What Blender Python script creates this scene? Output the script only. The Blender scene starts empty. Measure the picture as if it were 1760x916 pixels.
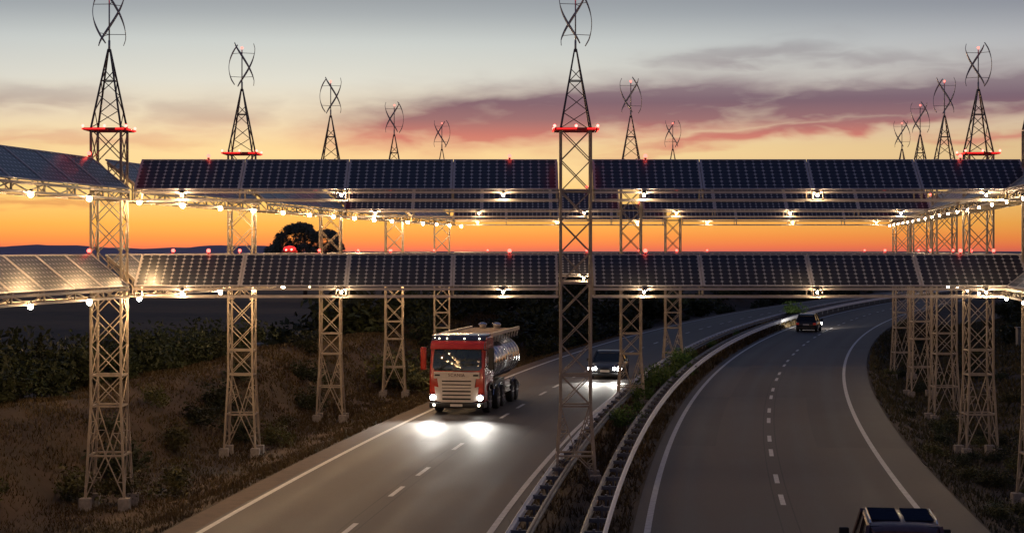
import bpy, math, random
import numpy as np
from mathutils import Vector, Matrix
random.seed(11); rng = np.random.default_rng(5)
R = math.radians
scene = bpy.context.scene
col = scene.collection
F = 3080.0            # focal length in photo pixels
U = 56.0              # photo pixels per metre at the first gantry row
D1 = 55.0             # metres to the first gantry row
CZ = 7.23             # eye height

# ------------------------------------------------------------------ camera
cam = bpy.data.cameras.new('camera'); cam_o = bpy.data.objects.new('camera', cam); col.objects.link(cam_o)
cam_o.location = (0, 0, CZ); cam_o.rotation_euler = (R(90), 0, 0)
cam.sensor_width = 36; cam.lens = 36 * F / 1760; cam.shift_y = -28.6 / 1760
cam.clip_start = 0.5; cam.clip_end = 20000
scene.camera = cam_o
scene.view_settings.view_transform = 'Standard'; scene.view_settings.look = 'None'
scene.view_settings.exposure = 0.0; scene.view_settings.gamma = 1.0

# ------------------------------------------------------------------ world
class NT:
    """tiny helper to write node maths"""
    def __init__(s, tree): s.t = tree; s.n = tree.nodes; s.l = tree.links
    def put(s, sock, v):
        if hasattr(v, 'is_output') or isinstance(v, bpy.types.NodeSocket): s.l.new(v, sock)
        else: sock.default_value = v
    def m(s, op, a, b=None, c=None, clamp=False):
        n = s.n.new('ShaderNodeMath'); n.operation = op; n.use_clamp = clamp
        s.put(n.inputs[0], a)
        if b is not None: s.put(n.inputs[1], b)
        if c is not None: s.put(n.inputs[2], c)
        return n.outputs[0]
    def ramp(s, f, stops, interp='LINEAR'):
        n = s.n.new('ShaderNodeValToRGB'); n.color_ramp.interpolation = interp
        e = n.color_ramp.elements
        while len(e) > 1: e.remove(e[-1])
        for i, (p, c) in enumerate(stops):
            x = e[0] if i == 0 else e.new(p)
            x.position = p; x.color = (c[0], c[1], c[2], 1)
        s.put(n.inputs[0], f); return n.outputs[0]
    def mix(s, f, a, b, mode='MIX'):
        n = s.n.new('ShaderNodeMix'); n.data_type = 'RGBA'; n.blend_type = mode
        s.put(n.inputs[0], f); s.put(n.inputs[6], a); s.put(n.inputs[7], b); return n.outputs[2]
    def noise(s, vec, scale, detail=4, rough=.55, dist=0):
        n = s.n.new('ShaderNodeTexNoise')
        if vec is not None: s.put(n.inputs['Vector'], vec)
        n.inputs['Scale'].default_value = scale; n.inputs['Detail'].default_value = detail
        n.inputs['Roughness'].default_value = rough; n.inputs['Distortion'].default_value = dist
        return n.outputs[0]
    def comb(s, x, y, z):
        n = s.n.new('ShaderNodeCombineXYZ')
        for i, v in enumerate((x, y, z)): s.put(n.inputs[i], v)
        return n.outputs[0]
def lin(r, g, b):
    f = lambda c: (c / 255 / 12.92) if c / 255 <= .04045 else ((c / 255 + .055) / 1.055) ** 2.4
    return (f(r), f(g), f(b), 1)

world = bpy.data.worlds.new('World'); scene.world = world; world.use_nodes = True
W = NT(world.node_tree); W.n.clear()
tc = W.n.new('ShaderNodeTexCoord'); sep = W.n.new('ShaderNodeSeparateXYZ'); W.l.new(tc.outputs['Generated'], sep.inputs[0])
dx, dy, dz = sep.outputs
az = W.m('ARCTAN2', dx, dy); el = W.m('ARCSINE', dz)
zc = W.m('MAXIMUM', dz, 0.0); tt = W.m('SQRT', zc)
def ey(y): return math.sqrt(math.sin(math.atan((429.4 - y) / F)))     # ramp position of a height above the horizon
grad = W.ramp(tt, [(0, lin(230, 116, 92)), (ey(424), lin(246, 126, 82)), (ey(408), lin(253, 154, 76)), (ey(385), lin(255, 182, 84)),
                   (ey(345), lin(255, 208, 118)), (ey(300), lin(250, 216, 152)), (ey(255), lin(244, 216, 158)), (ey(200), lin(232, 218, 188)),
                   (ey(140), lin(216, 217, 206)), (ey(75), lin(196, 204, 202)), (ey(25), lin(160, 170, 175)), (ey(-15), lin(140, 150, 158)),
                   (.47, lin(112, 126, 144)), (.58, lin(92, 107, 134)), (.72, lin(76, 92, 124)), (1, lin(66, 82, 116))])
# the sky glows round the set sun (a little left of the view) and dims away from it
daz = W.m('DIVIDE', W.m('ADD', az, .12), .50)
glow = W.m('MULTIPLY_ADD', W.m('POWER', 2.718, W.m('MULTIPLY', W.m('MULTIPLY', daz, daz), -1.0)), .50, .52)
gc = W.comb(glow, W.m('POWER', glow, 1.25), W.m('POWER', glow, .95))
grad = W.mix(1.0, grad, gc, 'MULTIPLY')
# streaks of cloud, each a long soft bank; coordinates in 1/3080 rad
ax = W.m('MULTIPLY', az, F); ay = W.m('MULTIPLY', el, F)
wv = W.comb(W.m('MULTIPLY', az, 7), W.m('MULTIPLY', el, 26), 0.0)
n1 = W.noise(wv, 1.6, 5, .6); n2 = W.noise(wv, 4.2, 3, .5, .3)
ax = W.m('ADD', ax, W.m('MULTIPLY', W.m('SUBTRACT', n1, .5), 300))
ay = W.m('ADD', ay, W.m('MULTIPLY', W.m('SUBTRACT', n2, .5), 56))
banks = [(990, 194, 390, 44, .07, 1.45), (1590, 172, 340, 36, .06, 1.35), (1290, 100, 170, 20, .08, .6), (1460, 108, 170, 14, -.04, .5), (1650, 124, 130, 12, .03, .45), (700, 222, 130, 34, .0, .75),
         (1380, 224, 330, 14, .10, 1.0), (1740, 242, 200, 9, .0, .8), (1150, 262, 160, 7, .10, .45), (40, 178, 190, 20, .0, .42), (370, 205, 130, 28, .0, .42), (120, 244, 230, 12, .0, .40),
         (60, 352, 120, 7, .0, .55), (1650, 120, 200, 16, .05, .3), (2300, 180, 500, 34, .0, .8), (-600, 200, 400, 26, .0, .6), (-400, 60, 300, 20, 0, .4)]
dens = None
for cx, cy, sx, sy, sl, st in banks:
    a = W.m('SUBTRACT', ax, cx - 880); b = W.m('SUBTRACT', W.m('SUBTRACT', ay, 429 - cy), W.m('MULTIPLY', a, sl))
    a = W.m('DIVIDE', a, sx); b = W.m('DIVIDE', b, sy)
    a2 = W.m('MULTIPLY', a, a); a4 = W.m('MULTIPLY', a2, a2); b2 = W.m('MULTIPLY', b, b)
    g = W.m('MULTIPLY', W.m('POWER', 2.718, W.m('MULTIPLY', W.m('ADD', a4, b2), -1)), st)
    dens = g if dens is None else W.m('MAXIMUM', dens, g)
# thin clouds over the rest of the sky
n3 = W.noise(W.comb(W.m('MULTIPLY', az, 2.2), W.m('MULTIPLY', el, 6), 3.0), 2.0, 5, .6)
hi = W.m('MULTIPLY', W.m('SUBTRACT', n3, .52, clamp=True), W.m('MULTIPLY_ADD', tt, 5, -1.7, clamp=True))
dens = W.m('ADD', dens, W.m('MULTIPLY', hi, 1.6), clamp=True)
dens = W.m('MULTIPLY', dens, W.m('MULTIPLY_ADD', n2, .7, .70), clamp=True)
ccol = W.ramp(tt, [(0, lin(225, 96, 66)), (ey(400), lin(214, 108, 70)), (ey(340), lin(205, 128, 84)), (ey(262), lin(216, 150, 122)), (ey(235), lin(200, 120, 110)),
                   (ey(205), lin(146, 106, 112)), (ey(175), lin(116, 94, 110)), (ey(140), lin(140, 126, 134)), (ey(60), lin(140, 140, 146)), (.5, lin(98, 104, 118)), (1, lin(64, 76, 100))])
skyc = W.mix(dens, grad, ccol)
# below the horizon the dome goes on as dark earth
below = W.m('LESS_THAN', dz, -0.001); skyc = W.mix(below, skyc, (.02, .022, .026, 1))
bg = W.n.new('ShaderNodeBackground'); W.l.new(skyc, bg.inputs[0]); bg.inputs[1].default_value = 1.0
nish = W.n.new('ShaderNodeTexSky'); nish.sky_type = 'NISHITA'; nish.sun_disc = False
nish.sun_elevation = R(0.6); nish.sun_rotation = R(-7)
bg2 = W.n.new('ShaderNodeBackground'); W.l.new(nish.outputs[0], bg2.inputs[0]); bg2.inputs[1].default_value = 0.006
add = W.n.new('ShaderNodeAddShader'); W.l.new(bg.outputs[0], add.inputs[0]); W.l.new(bg2.outputs[0], add.inputs[1])
wo = W.n.new('ShaderNodeOutputWorld'); W.l.new(add.outputs[0], wo.inputs[0])
# last warm light of a sun already on the horizon
sl = bpy.data.lights.new('sun', 'SUN'); sl.energy = 0.12; sl.angle = R(3); sl.color = (1, .55, .3)
so = bpy.data.objects.new('sun', sl); col.objects.link(so)
sd = Vector((math.sin(R(-7)) * math.cos(R(1.2)), math.cos(R(-7)) * math.cos(R(1.2)), math.sin(R(1.2))))
so.rotation_euler = sd.to_track_quat('Z', 'Y').to_euler()

# ------------------------------------------------------------------ materials
def mat(name, base=(.5, .5, .5), rough=.5, metal=0, spec=.5, emit=None, es=0, var=.0, vscale=6, base2=None, bump=0, bscale=40, coat=0):
    m = bpy.data.materials.new(name); m.use_nodes = True
    N = NT(m.node_tree); b = m.node_tree.nodes['Principled BSDF']
    b.inputs['Roughness'].default_value = rough; b.inputs['Metallic'].default_value = metal
    b.inputs['Specular IOR Level'].default_value = spec; b.inputs['Coat Weight'].default_value = coat
    tc = N.n.new('ShaderNodeTexCoord')
    if base2 is not None or var:
        b2 = base2 or tuple(max(0, c * (1 - var)) for c in base)
        f = N.noise(tc.outputs['Object'], vscale, 5, .6)
        f = N.m('MULTIPLY_ADD', N.m('SUBTRACT', f, .5), 3.0, .5, clamp=True)
        N.l.new(N.mix(f, (*base, 1), (*b2, 1)), b.inputs['Base Color'])
    else: b.inputs['Base Color'].default_value = (*base, 1)
    if emit is not None:
        b.inputs['Emission Color'].default_value = (*emit, 1); b.inputs['Emission Strength'].default_value = es
    if bump:
        bn = N.n.new('ShaderNodeBump'); bn.inputs['Strength'].default_value = bump; bn.inputs['Distance'].default_value = .02
        N.l.new(N.noise(tc.outputs['Object'], bscale, 4, .6), bn.inputs['Height']); N.l.new(bn.outputs[0], b.inputs['Normal'])
    return m
M = {}
M['steel'] = mat('painted_steel', (.42, .345, .27), .45, .2, base2=(.30, .245, .19), vscale=3)
M['chord'] = mat('pale_painted_steel', (.66, .57, .50), .45, .1, base2=(.54, .46, .40), vscale=2)  # chord steel made paler, lamp light put into the colour
M['dark_steel'] = mat('dark_steel', (.12, .11, .12), .45, .6, var=.4)
M['alu'] = mat('aluminium_frame', (.62, .57, .56), .4, .3, var=.2)
M['concrete'] = mat('concrete', (.34, .30, .27), .9, base2=(.22, .19, .17), vscale=8, bump=.4)
M['red_paint'] = mat('red_paint', (.5, .02, .015), .4, var=.3)
M['lamp_warm'] = mat('lamp_globe_warm', (1, .9, .7), .4, emit=(1, .63, .30), es=1100)
M['lamp_white'] = mat('lamp_globe_white', (1, .95, .85), .4, emit=(1, .72, .42), es=720)
M['beacon'] = mat('beacon_red', (.8, .05, .05), .4, emit=(1, .08, .06), es=7)
M['beacon_hot'] = mat('beacon_core', (1, .6, .6), .4, emit=(1, .16, .13), es=6)
M['led_red'] = mat('red_light_strip', (.6, .02, .02), .4, emit=(1, .02, .02), es=1.6)
M['blade'] = mat('turbine_blade', (.42, .43, .46), .35, .2, var=.3)  # base lightened: distance haze put into the blade colour
M['mast'] = mat('turbine_mast', (.42, .44, .46), .4, .3, var=.2)
M['back'] = mat('panel_back', (.45, .45, .46), .5, var=.15)
M['rubber'] = mat('rubber', (.012, .012, .013), .8, var=.4)
M['chrome'] = mat('chrome', (.75, .76, .78), .12, 1.0, var=.12)
M['rim'] = mat('wheel_rim', (.45, .46, .48), .3, .9, var=.3)
M['plastic'] = mat('black_plastic', (.015, .015, .017), .5, var=.3)
M['tank'] = mat('polished_tank', (.46, .50, .58), .16, 1.0, var=.18, vscale=2)
M['deck'] = mat('tank_walkway', (.42, .33, .28), .55, .2, base2=(.32, .26, .22), vscale=5)
M['white'] = mat('white_paint', (.62, .55, .50), .35, var=.12, coat=.3)
M['truck_red'] = mat('truck_red', (.42, .03, .015), .25, base2=(.34, .024, .014), vscale=2, coat=.6)
M['visor'] = mat('visor_dark', (.03, .03, .06), .2, var=.3, coat=.5)
M['glass'] = mat('dark_glass', (.025, .042, .048), .06, 0, spec=.8, var=.3, coat=.5)
M['pane'] = mat('tinted_roof_pane', (.02, .032, .06), .7, 0, spec=0.0, var=.2)
M['car_glass'] = mat('car_glass', (.008, .011, .016), .15, 0, spec=.4, var=.3)
M['head'] = mat('headlight_lens', (1, 1, 1), .3, emit=(1, .97, .9), es=45)
M['head_soft'] = mat('marker_light', (1, .9, .7), .3, emit=(1, .85, .6), es=7)
M['tail'] = mat('tail_light', (.45, .01, .01), .3, emit=(1, .03, .02), es=.06)
M['plate'] = mat('number_plate', (.6, .55, .5), .5, var=.1)
M['plum'] = mat('plum_car_paint', (.13, .065, .07), .38, .2, base2=(.07, .04, .05), coat=.15)
M['black_car'] = mat('black_car_paint', (.014, .015, .02), .35, .2, var=.2, coat=.3)
M['ink'] = mat('dark_lettering', (.10, .03, .03), .5, var=.2)
M['bark'] = mat('bark', (.06, .045, .035), .9, var=.5, vscale=9, bump=.5)
M['galv'] = mat('galvanised_steel', (.90, .90, .90), .5, .05, base2=(.80, .80, .81), vscale=1.5)  # road-side beams: their bright gleam is put into the colour
M['galv_old'] = mat('weathered_steel', (.20, .20, .22), .5, .5, base2=(.10, .10, .12), vscale=2)  # darker copy for inner beams and posts, shade put into the colour

def leafmat(name, a, b):
    m = bpy.data.materials.new(name); m.use_nodes = True; N = NT(m.node_tree); s = m.node_tree.nodes['Principled BSDF']
    tc = N.n.new('ShaderNodeTexCoord'); oi = N.n.new('ShaderNodeObjectInfo')
    f = N.noise(tc.outputs['Object'], 2.2, 5, .7); g = N.noise(tc.outputs['Object'], 14, 2, .6)
    f = N.m('MULTIPLY_ADD', N.m('SUBTRACT', N.m('ADD', f, N.m('MULTIPLY', g, .6)), .8), 2.6, .5, clamp=True)
    c = N.mix(f, (*a, 1), (*b, 1))
    h = N.n.new('ShaderNodeHueSaturation'); N.l.new(c, h.inputs['Color'])
    N.l.new(N.m('MULTIPLY_ADD', oi.outputs['Random'], .7, .65), h.inputs['Value'])
    N.l.new(N.m('MULTIPLY_ADD', oi.outputs['Random'], .05, .475), h.inputs['Hue'])
    N.l.new(h.outputs[0], s.inputs['Base Color']); s.inputs['Roughness'].default_value = .6
    s.inputs['Specular IOR Level'].default_value = .25
    return m
M['leaf_dark'] = leafmat('leaves_dark', (.022, .032, .014), (.045, .052, .022))
M['leaf_mid'] = leafmat('leaves_mid', (.035, .05, .018), (.12, .10, .035))
M['leaf_green'] = leafmat('leaves_green', (.04, .09, .018), (.10, .17, .04))
M['leaf_tree'] = leafmat('leaves_tree', (.03, .05, .035), (.26, .31, .29))  # pale tone paints greyish highlights into the crown, dark tone its gaps
M['grass'] = leafmat('grass_blades', (.036, .028, .012), (.095, .058, .028))
M['grass_right'] = leafmat('grass_blades_right', (.035, .042, .02), (.10, .075, .035))

def m_panel():
    m = bpy.data.materials.new('solar_cells'); m.use_nodes = True; N = NT(m.node_tree); s = m.node_tree.nodes['Principled BSDF']
    uv = N.n.new('ShaderNodeUVMap'); sp = N.n.new('ShaderNodeSeparateXYZ'); N.l.new(uv.outputs[0], sp.inputs[0])
    u, v = sp.outputs[0], sp.outputs[1]
    def edge(x):
        f = N.m('FRACT', x); return N.m('MINIMUM', f, N.m('SUBTRACT', 1.0, f))
    eu, ev = edge(u), edge(v)
    cline = N.m('LESS_THAN', eu, .050); rline = N.m('LESS_THAN', ev, .035)
    dia = N.m('LESS_THAN', N.m('ADD', eu, ev), .22)
    bus = N.m('LESS_THAN', edge(N.m('MULTIPLY', v, 2)), .05)
    wn = N.n.new('ShaderNodeTexWhiteNoise'); N.l.new(N.comb(N.m('FLOOR', u), N.m('FLOOR', v), 0), wn.inputs[0])
    cell = N.mix(wn.outputs[0], (.006, .008, .022, 1), (.012, .013, .030, 1))
    cell = N.mix(N.m('MULTIPLY', bus, .18), cell, (.2, .2, .22, 1))
    line = N.m('MAXIMUM', N.m('MULTIPLY', cline, .34), N.m('MULTIPLY', rline, .20)); line = N.m('MAXIMUM', line, dia)
    N.l.new(N.mix(line, cell, (.55, .53, .54, 1)), s.inputs['Base Color'])
    s.inputs['Roughness'].default_value = .31; s.inputs['Specular IOR Level'].default_value = .65
    return m
M['cells'] = m_panel()

def m_asphalt():
    m = bpy.data.materials.new('asphalt'); m.use_nodes = True; N = NT(m.node_tree); s = m.node_tree.nodes['Principled BSDF']
    uv = N.n.new('ShaderNodeUVMap'); sp = N.n.new('ShaderNodeSeparateXYZ'); N.l.new(uv.outputs[0], sp.inputs[0])  # u = metres across, v = metres along
    tc = N.n.new('ShaderNodeTexCoord')
    big = N.noise(N.comb(N.m('MULTIPLY', sp.outputs[0], .9), N.m('MULTIPLY', sp.outputs[1], .03), 0), 1.0, 4, .6)
    fine = N.noise(tc.outputs['Object'], 18, 4, .8); mid = N.noise(tc.outputs['Object'], .35, 4, .6)
    a = N.m('ABSOLUTE', sp.outputs[0]); b = N.m('ABSOLUTE', N.m('SUBTRACT', a, 5.7)); c_ = N.m('ABSOLUTE', N.m('SUBTRACT', b, 1.85)); d_ = N.m('ABSOLUTE', N.m('SUBTRACT', c_, .85))
    track = N.m('SUBTRACT', 1.0, N.m('MULTIPLY', d_, 2.6), clamp=True)
    f = N.m('ADD', N.m('MULTIPLY', big, .6), N.m('MULTIPLY', mid, .4)); f = N.m('SUBTRACT', f, N.m('MULTIPLY', track, .15))
    f = N.m('MULTIPLY_ADD', N.m('SUBTRACT', f, .5), 3, .5, clamp=True)
    c = N.mix(f, (.050, .039, .034, 1), (.094, .070, .057, 1))
    c = N.mix(N.m('MULTIPLY_ADD', N.m('SUBTRACT', fine, .5), 2.5, .5, clamp=True), c, N.mix(.5, c, (.10, .09, .085, 1)))
    patch = N.m('MULTIPLY', N.m('GREATER_THAN', N.noise(N.comb(N.m('FLOOR', N.m('MULTIPLY', sp.outputs[0], .27)), N.m('FLOOR', N.m('MULTIPLY', sp.outputs[1], .045)), 0), 3.1, 0), .60), .35)
    c = N.mix(patch, c, (.034, .030, .029, 1))
    seam = N.m('LESS_THAN', N.m('ABSOLUTE', N.m('SUBTRACT', b, .22)), .018); c = N.mix(N.m('MULTIPLY', seam, .6), c, (.015, .014, .014, 1))
    cr = N.noise(tc.outputs['Object'], 1.7, 8, .75)   # thin sealed cracks
    crack = N.m('LESS_THAN', N.m('ABSOLUTE', N.m('SUBTRACT', cr, .5)), .0035)
    c = N.mix(N.m('MULTIPLY', crack, .35), c, (.012, .012, .013, 1))
    N.l.new(c, s.inputs['Base Color'])
    N.l.new(N.m('MULTIPLY_ADD', f, .12, .62), s.inputs['Roughness']); s.inputs['Specular IOR Level'].default_value = .35
    bn = N.n.new('ShaderNodeBump'); bn.inputs['Strength'].default_value = .5; bn.inputs['Distance'].default_value = .01
    N.l.new(fine, bn.inputs['Height']); N.l.new(bn.outputs[0], s.inputs['Normal'])
    return m
M['asphalt'] = m_asphalt()
M['marking'] = mat('road_marking', (.62, .60, .58), .6, base2=(.42, .40, .38), vscale=5)
M['shoulder'] = mat('gritty_shoulder', (.14, .095, .065), .9, base2=(.10, .07, .05), vscale=2.5, bump=.5)
M['earth'] = mat('grassy_earth', (.074, .046, .027), .95, base2=(.034, .025, .015), vscale=.35, bump=.8, bscale=3)
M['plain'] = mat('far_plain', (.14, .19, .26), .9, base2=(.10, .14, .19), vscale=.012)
M['hill'] = mat('far_hills', (.42, .32, .40), .95, base2=(.36, .27, .35), vscale=.004)  # pale purple base: distance haze is put into the colour
M['cabinet'] = mat('grey_cabinet', (.10, .12, .14), .5, var=.2)

# ------------------------------------------------------------------ mesh helpers
def link(name, verts, faces, m=None, parent=None, smooth=False, uvs=None):
    me = bpy.data.meshes.new(name); me.from_pydata(verts, [], faces); me.update()
    if uvs is not None:
        l = me.uv_layers.new(name='UVMap'); l.data.foreach_set('uv', np.array(uvs, dtype=np.float32).ravel())
    if m is not None: me.materials.append(m)
    if smooth: me.polygons.foreach_set('use_smooth', [True] * len(me.polygons))
    o = bpy.data.objects.new(name, me); col.objects.link(o); o.parent = parent
    return o
def cop(o, parent, loc=None, name=None):
    c = o.copy(); c.parent = parent; col.objects.link(c)
    if loc is not None: c.location = loc
    if name: c.name = name
    return c
def ctree(o, parent=None):
    c = o.copy(); col.objects.link(c); c.parent = parent
    for ch in list(o.children): ctree(ch, c)
    return c
def thing(name, label, cat, loc=(0, 0, 0), rz=0, group=None):
    o = bpy.data.objects.new(name, None); col.objects.link(o); o.empty_display_size = .3
    o.location = loc; o.rotation_euler = (0, 0, rz); return tag(o, label, cat, group)
def tag(o, label, cat, group=None):
    o['label'] = label; o['category'] = cat
    if group: o['group'] = group
    return o
class MB:
    def __init__(s): s.v = []; s.f = []
    def box(s, x0, x1, y0, y1, z0, z1):
        i = len(s.v); s.v += [(x0, y0, z0), (x1, y0, z0), (x1, y1, z0), (x0, y1, z0), (x0, y0, z1), (x1, y0, z1), (x1, y1, z1), (x0, y1, z1)]
        s.f += [tuple(i + k for k in q) for q in ((0, 3, 2, 1), (4, 5, 6, 7), (0, 1, 5, 4), (1, 2, 6, 5), (2, 3, 7, 6), (3, 0, 4, 7))]; return s
    def bar(s, a, b, w, n=4, w2=None):
        a = Vector(a); b = Vector(b); d = (b - a).normalized()
        up = Vector((0, 0, 1)) if abs(d.z) < .9 else Vector((0, 1, 0))
        x = d.cross(up).normalized(); y = d.cross(x)
        i = len(s.v); w2 = w if w2 is None else w2
        for p, ww in ((a, w), (b, w2)):
            for k in range(n):
                t = 2 * math.pi * (k + .5) / n; r = ww / 2 * (1.414 if n == 4 else 1)
                s.v.append(tuple(p + x * math.cos(t) * r + y * math.sin(t) * r))
        for k in range(n): s.f.append((i + k, i + (k + 1) % n, i + n + (k + 1) % n, i + n + k))
        s.f.append(tuple(i + k for k in range(n))[::-1]); s.f.append(tuple(i + n + k for k in range(n))); return s
    def path(s, pts, w, n=6):
        for a, b in zip(pts[:-1], pts[1:]): s.bar(a, b, w, n)
        return s
    def lathe(s, prof, n=16, axis='z', c=(0, 0, 0)):
        i = len(s.v)
        for r, h in prof:
            for k in range(n):
                t = 2 * math.pi * k / n; a, b = r * math.cos(t), r * math.sin(t)
                p = {'z': (a, b, h), 'x': (h, a, b), 'y': (a, h, b)}[axis]
                s.v.append((p[0] + c[0], p[1] + c[1], p[2] + c[2]))
        for j in range(len(prof) - 1):
            for k in range(n): s.f.append((i + j * n + k, i + j * n + (k + 1) % n, i + (j + 1) * n + (k + 1) % n, i + (j + 1) * n + k))
        s.f.append(tuple(i + k for k in range(n))[::-1]); s.f.append(tuple(i + (len(prof) - 1) * n + k for k in range(n))); return s
    def loft(s, rings):
        i = len(s.v); n = len(rings[0])
        for r in rings: s.v += [tuple(p) for p in r]
        for j in range(len(rings) - 1):
            for k in range(n): s.f.append((i + j * n + k, i + j * n + (k + 1) % n, i + (j + 1) * n + (k + 1) % n, i + (j + 1) * n + k))
        s.f.append(tuple(i + k for k in range(n))[::-1]); s.f.append(tuple(i + (len(rings) - 1) * n + k for k in range(n))); return s
    def prism(s, prof, x0, x1):
        """side profile (y, z) extruded across x"""
        return s.loft([[(x0, y, z) for y, z in prof], [(x1, y, z) for y, z in prof]])
    def sphere(s, c, r, n=8, m=6, sz=1):
        return s.lathe([(max(1e-3, r * math.sin(math.pi * k / m)), -r * sz * math.cos(math.pi * k / m)) for k in range(m + 1)], n, 'z', c)
    def build(s, name, m=None, parent=None, smooth=False, bevel=0):
        o = link(name, s.v, s.f, m, parent, smooth)
        if bevel:
            b = o.modifiers.new('bevel', 'BEVEL'); b.width = bevel; b.segments = 2; b.limit_method = 'ANGLE'; b.angle_limit = R(30)
            o.data.polygons.foreach_set('use_smooth', [True] * len(o.data.polygons))
            try: o.data.set_sharp_from_angle(angle=R(40))
            except Exception: pass
        return o
ORD = ['nearest', 'second', 'third', 'fourth', 'fifth', 'sixth', 'seventh', 'eighth', 'ninth', 'tenth', 'eleventh', 'twelfth', 'thirteenth', 'fourteenth',
       'fifteenth', 'sixteenth', 'seventeenth', 'eighteenth', 'nineteenth', 'twentieth']

# ------------------------------------------------------------------ road geometry
def C(Y):
    d = Y / D1; return (136 + 350 * (d - 1) + 120 * (d - 1) ** 2) / U
def dC(Y): return (350 + 240 * (Y / D1 - 1)) / U / D1
def P(s, Y, z=0.0):
    m = dC(Y); k = math.sqrt(1 + m * m); return (C(Y) + s / k, Y - s * m / k, z)
def interp(x, pts):
    for (a, u), (b, v) in zip(pts[:-1], pts[1:]):
        if x <= b: return u + (v - u) * max(0, (x - a)) / (b - a)
    return pts[-1][1]
PROF = [(-400, -3.1), (-60, -3.1), (-34, -2.9), (-25, .9), (-21.5, 1.75), (-20, 1.8), (-18.6, 1.25), (-16.4, -.55), (-15.5, -.7), (-12.6, -.7), (-11.4, -.35), (-10.45, -.04), (-10.3, -.16),
        (-1.7, -.16), (-1.6, .02), (0, .08), (1.6, .02), (1.7, -.16), (10.5, -.16), (10.7, -.03), (12.0, -.5), (12.8, -.7), (15.5, -.7), (18, -.3), (26, 1.0), (45, 1.0), (80, -3), (400, -3.1)]
def wob(s, Y): return (math.sin(Y * .13 + s * .21) * .5 + math.sin(Y * .37 - s * .5 + 1) * .28 + math.sin(Y * .9 + s * .8) * .14)
def gz(s, Y):
    z = interp(s, PROF)
    a = 1.0 if (s < -18 or s > 17) else (.35 if (s < -12.5 or s > 12.5) else 0.0)
    return z + wob(s, Y) * .28 * a
Ys = []
y = 8.0
while y < 900: Ys.append(y); y += max(1.0, y * .02)
def strip(name, s0, s1, z, m, nx=2, y0=8, y1=900, ys=None, uv=True, skirt=0.0):
    ss = np.linspace(s0, s1, nx + 1); ys = ys or [q for q in Ys if y0 <= q <= y1]
    v = []; f = []; uvs = []
    zz = z if callable(z) else (lambda s, Y: z)
    for Y in ys:
        for s in ss: v.append(P(s, Y, zz(s, Y)))
    n = nx + 1
    for j in range(len(ys) - 1):
        for i in range(nx):
            f.append((j * n + i, j * n + i + 1, (j + 1) * n + i + 1, (j + 1) * n + i))
            for a, b in ((j, i), (j, i + 1), (j + 1, i + 1), (j + 1, i)): uvs.append((ss[b], ys[a]))
    return link(name, v, f, m, None, True, uvs)
def structure(o): o['kind'] = 'structure'; return o

# terrain: one sheet following the motorway, wide plain beyond
sv = sorted(set([p[0] for p in PROF] + list(np.arange(-34, -12, 1.1)) + list(np.arange(12, 46, 1.6)) + [-300, -200, -120, -90, -50, -40, 60, 100, 150, 250]))
v = []; f = []
for Y in Ys:
    for s in sv: v.append(P(s, Y, gz(s, Y)))
n = len(sv)
for j in range(len(Ys) - 1):
    for i in range(n - 1): f.append((j * n + i, j * n + i + 1, (j + 1) * n + i + 1, (j + 1) * n + i))
structure(link('ground', v, f, M['earth'], None, True))
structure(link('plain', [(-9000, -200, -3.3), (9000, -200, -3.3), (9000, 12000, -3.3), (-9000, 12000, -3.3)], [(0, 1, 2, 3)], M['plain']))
structure(strip('road_left', -10.35, -1.62, 0.0, M['asphalt'], 8))
structure(strip('road_right', 1.62, 10.75, 0.0, M['asphalt'], 8))
structure(strip('road_shoulder', -10.33, -9.62, .004, M['shoulder'], 2))
for nm, s0 in (('edge_line', -9.4), ('edge_line', -2.0), ('edge_line', 2.0), ('edge_line', 9.4)):
    structure(strip(nm, s0 - .085, s0 + .085, .008, M['marking'], 1))
# lane dashes: painted in pairs
def dashes(s0, off, count):
    dash = None
    for k in range(count):
        for e in (0, .087):
            Dm = .955 - .2205 * 2 + off + .2205 * k + e
            Y0 = (Dm - .020) * D1; ys = [Y0, Y0 + .7, Y0 + 1.5, Y0 + 2.2]
            structure(strip('lane_dash', s0 - .075, s0 + .075, .008, M['marking'], 1, ys=ys))
dashes(5.7, 0.0, 26); dashes(-5.7, .010, 26)
# far hills low on the horizon at left
v = []; f = []
nx = 90
for i in range(nx + 1):
    x = -2600 + i * 2300 / nx; px = 880 + x / 3000 * F
    h = 21 * (.42 + .38 * math.exp(-((px + 40) / 120) ** 2) + .34 * math.exp(-((px - 330) / 110) ** 2) + .3 * math.exp(-((px + 700) / 300) ** 2) + .05 * math.sin(px * .07)) * min(1, max(0, (520 - px) / 130))
    for k in range(9):
        t = k / 8; v.append((x, 3000 + t * 900 + 30 * math.sin(i), -3.4 + (h + 3.4) * math.sin(math.pi * t) ** 1.3 if 0 < k < 8 else -3.4))
for i in range(nx):
    for k in range(8): a = i * 9 + k; f.append((a, a + 9, a + 10, a + 1))
structure(link('hills', v, f, M['hill'], None, True))

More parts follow.
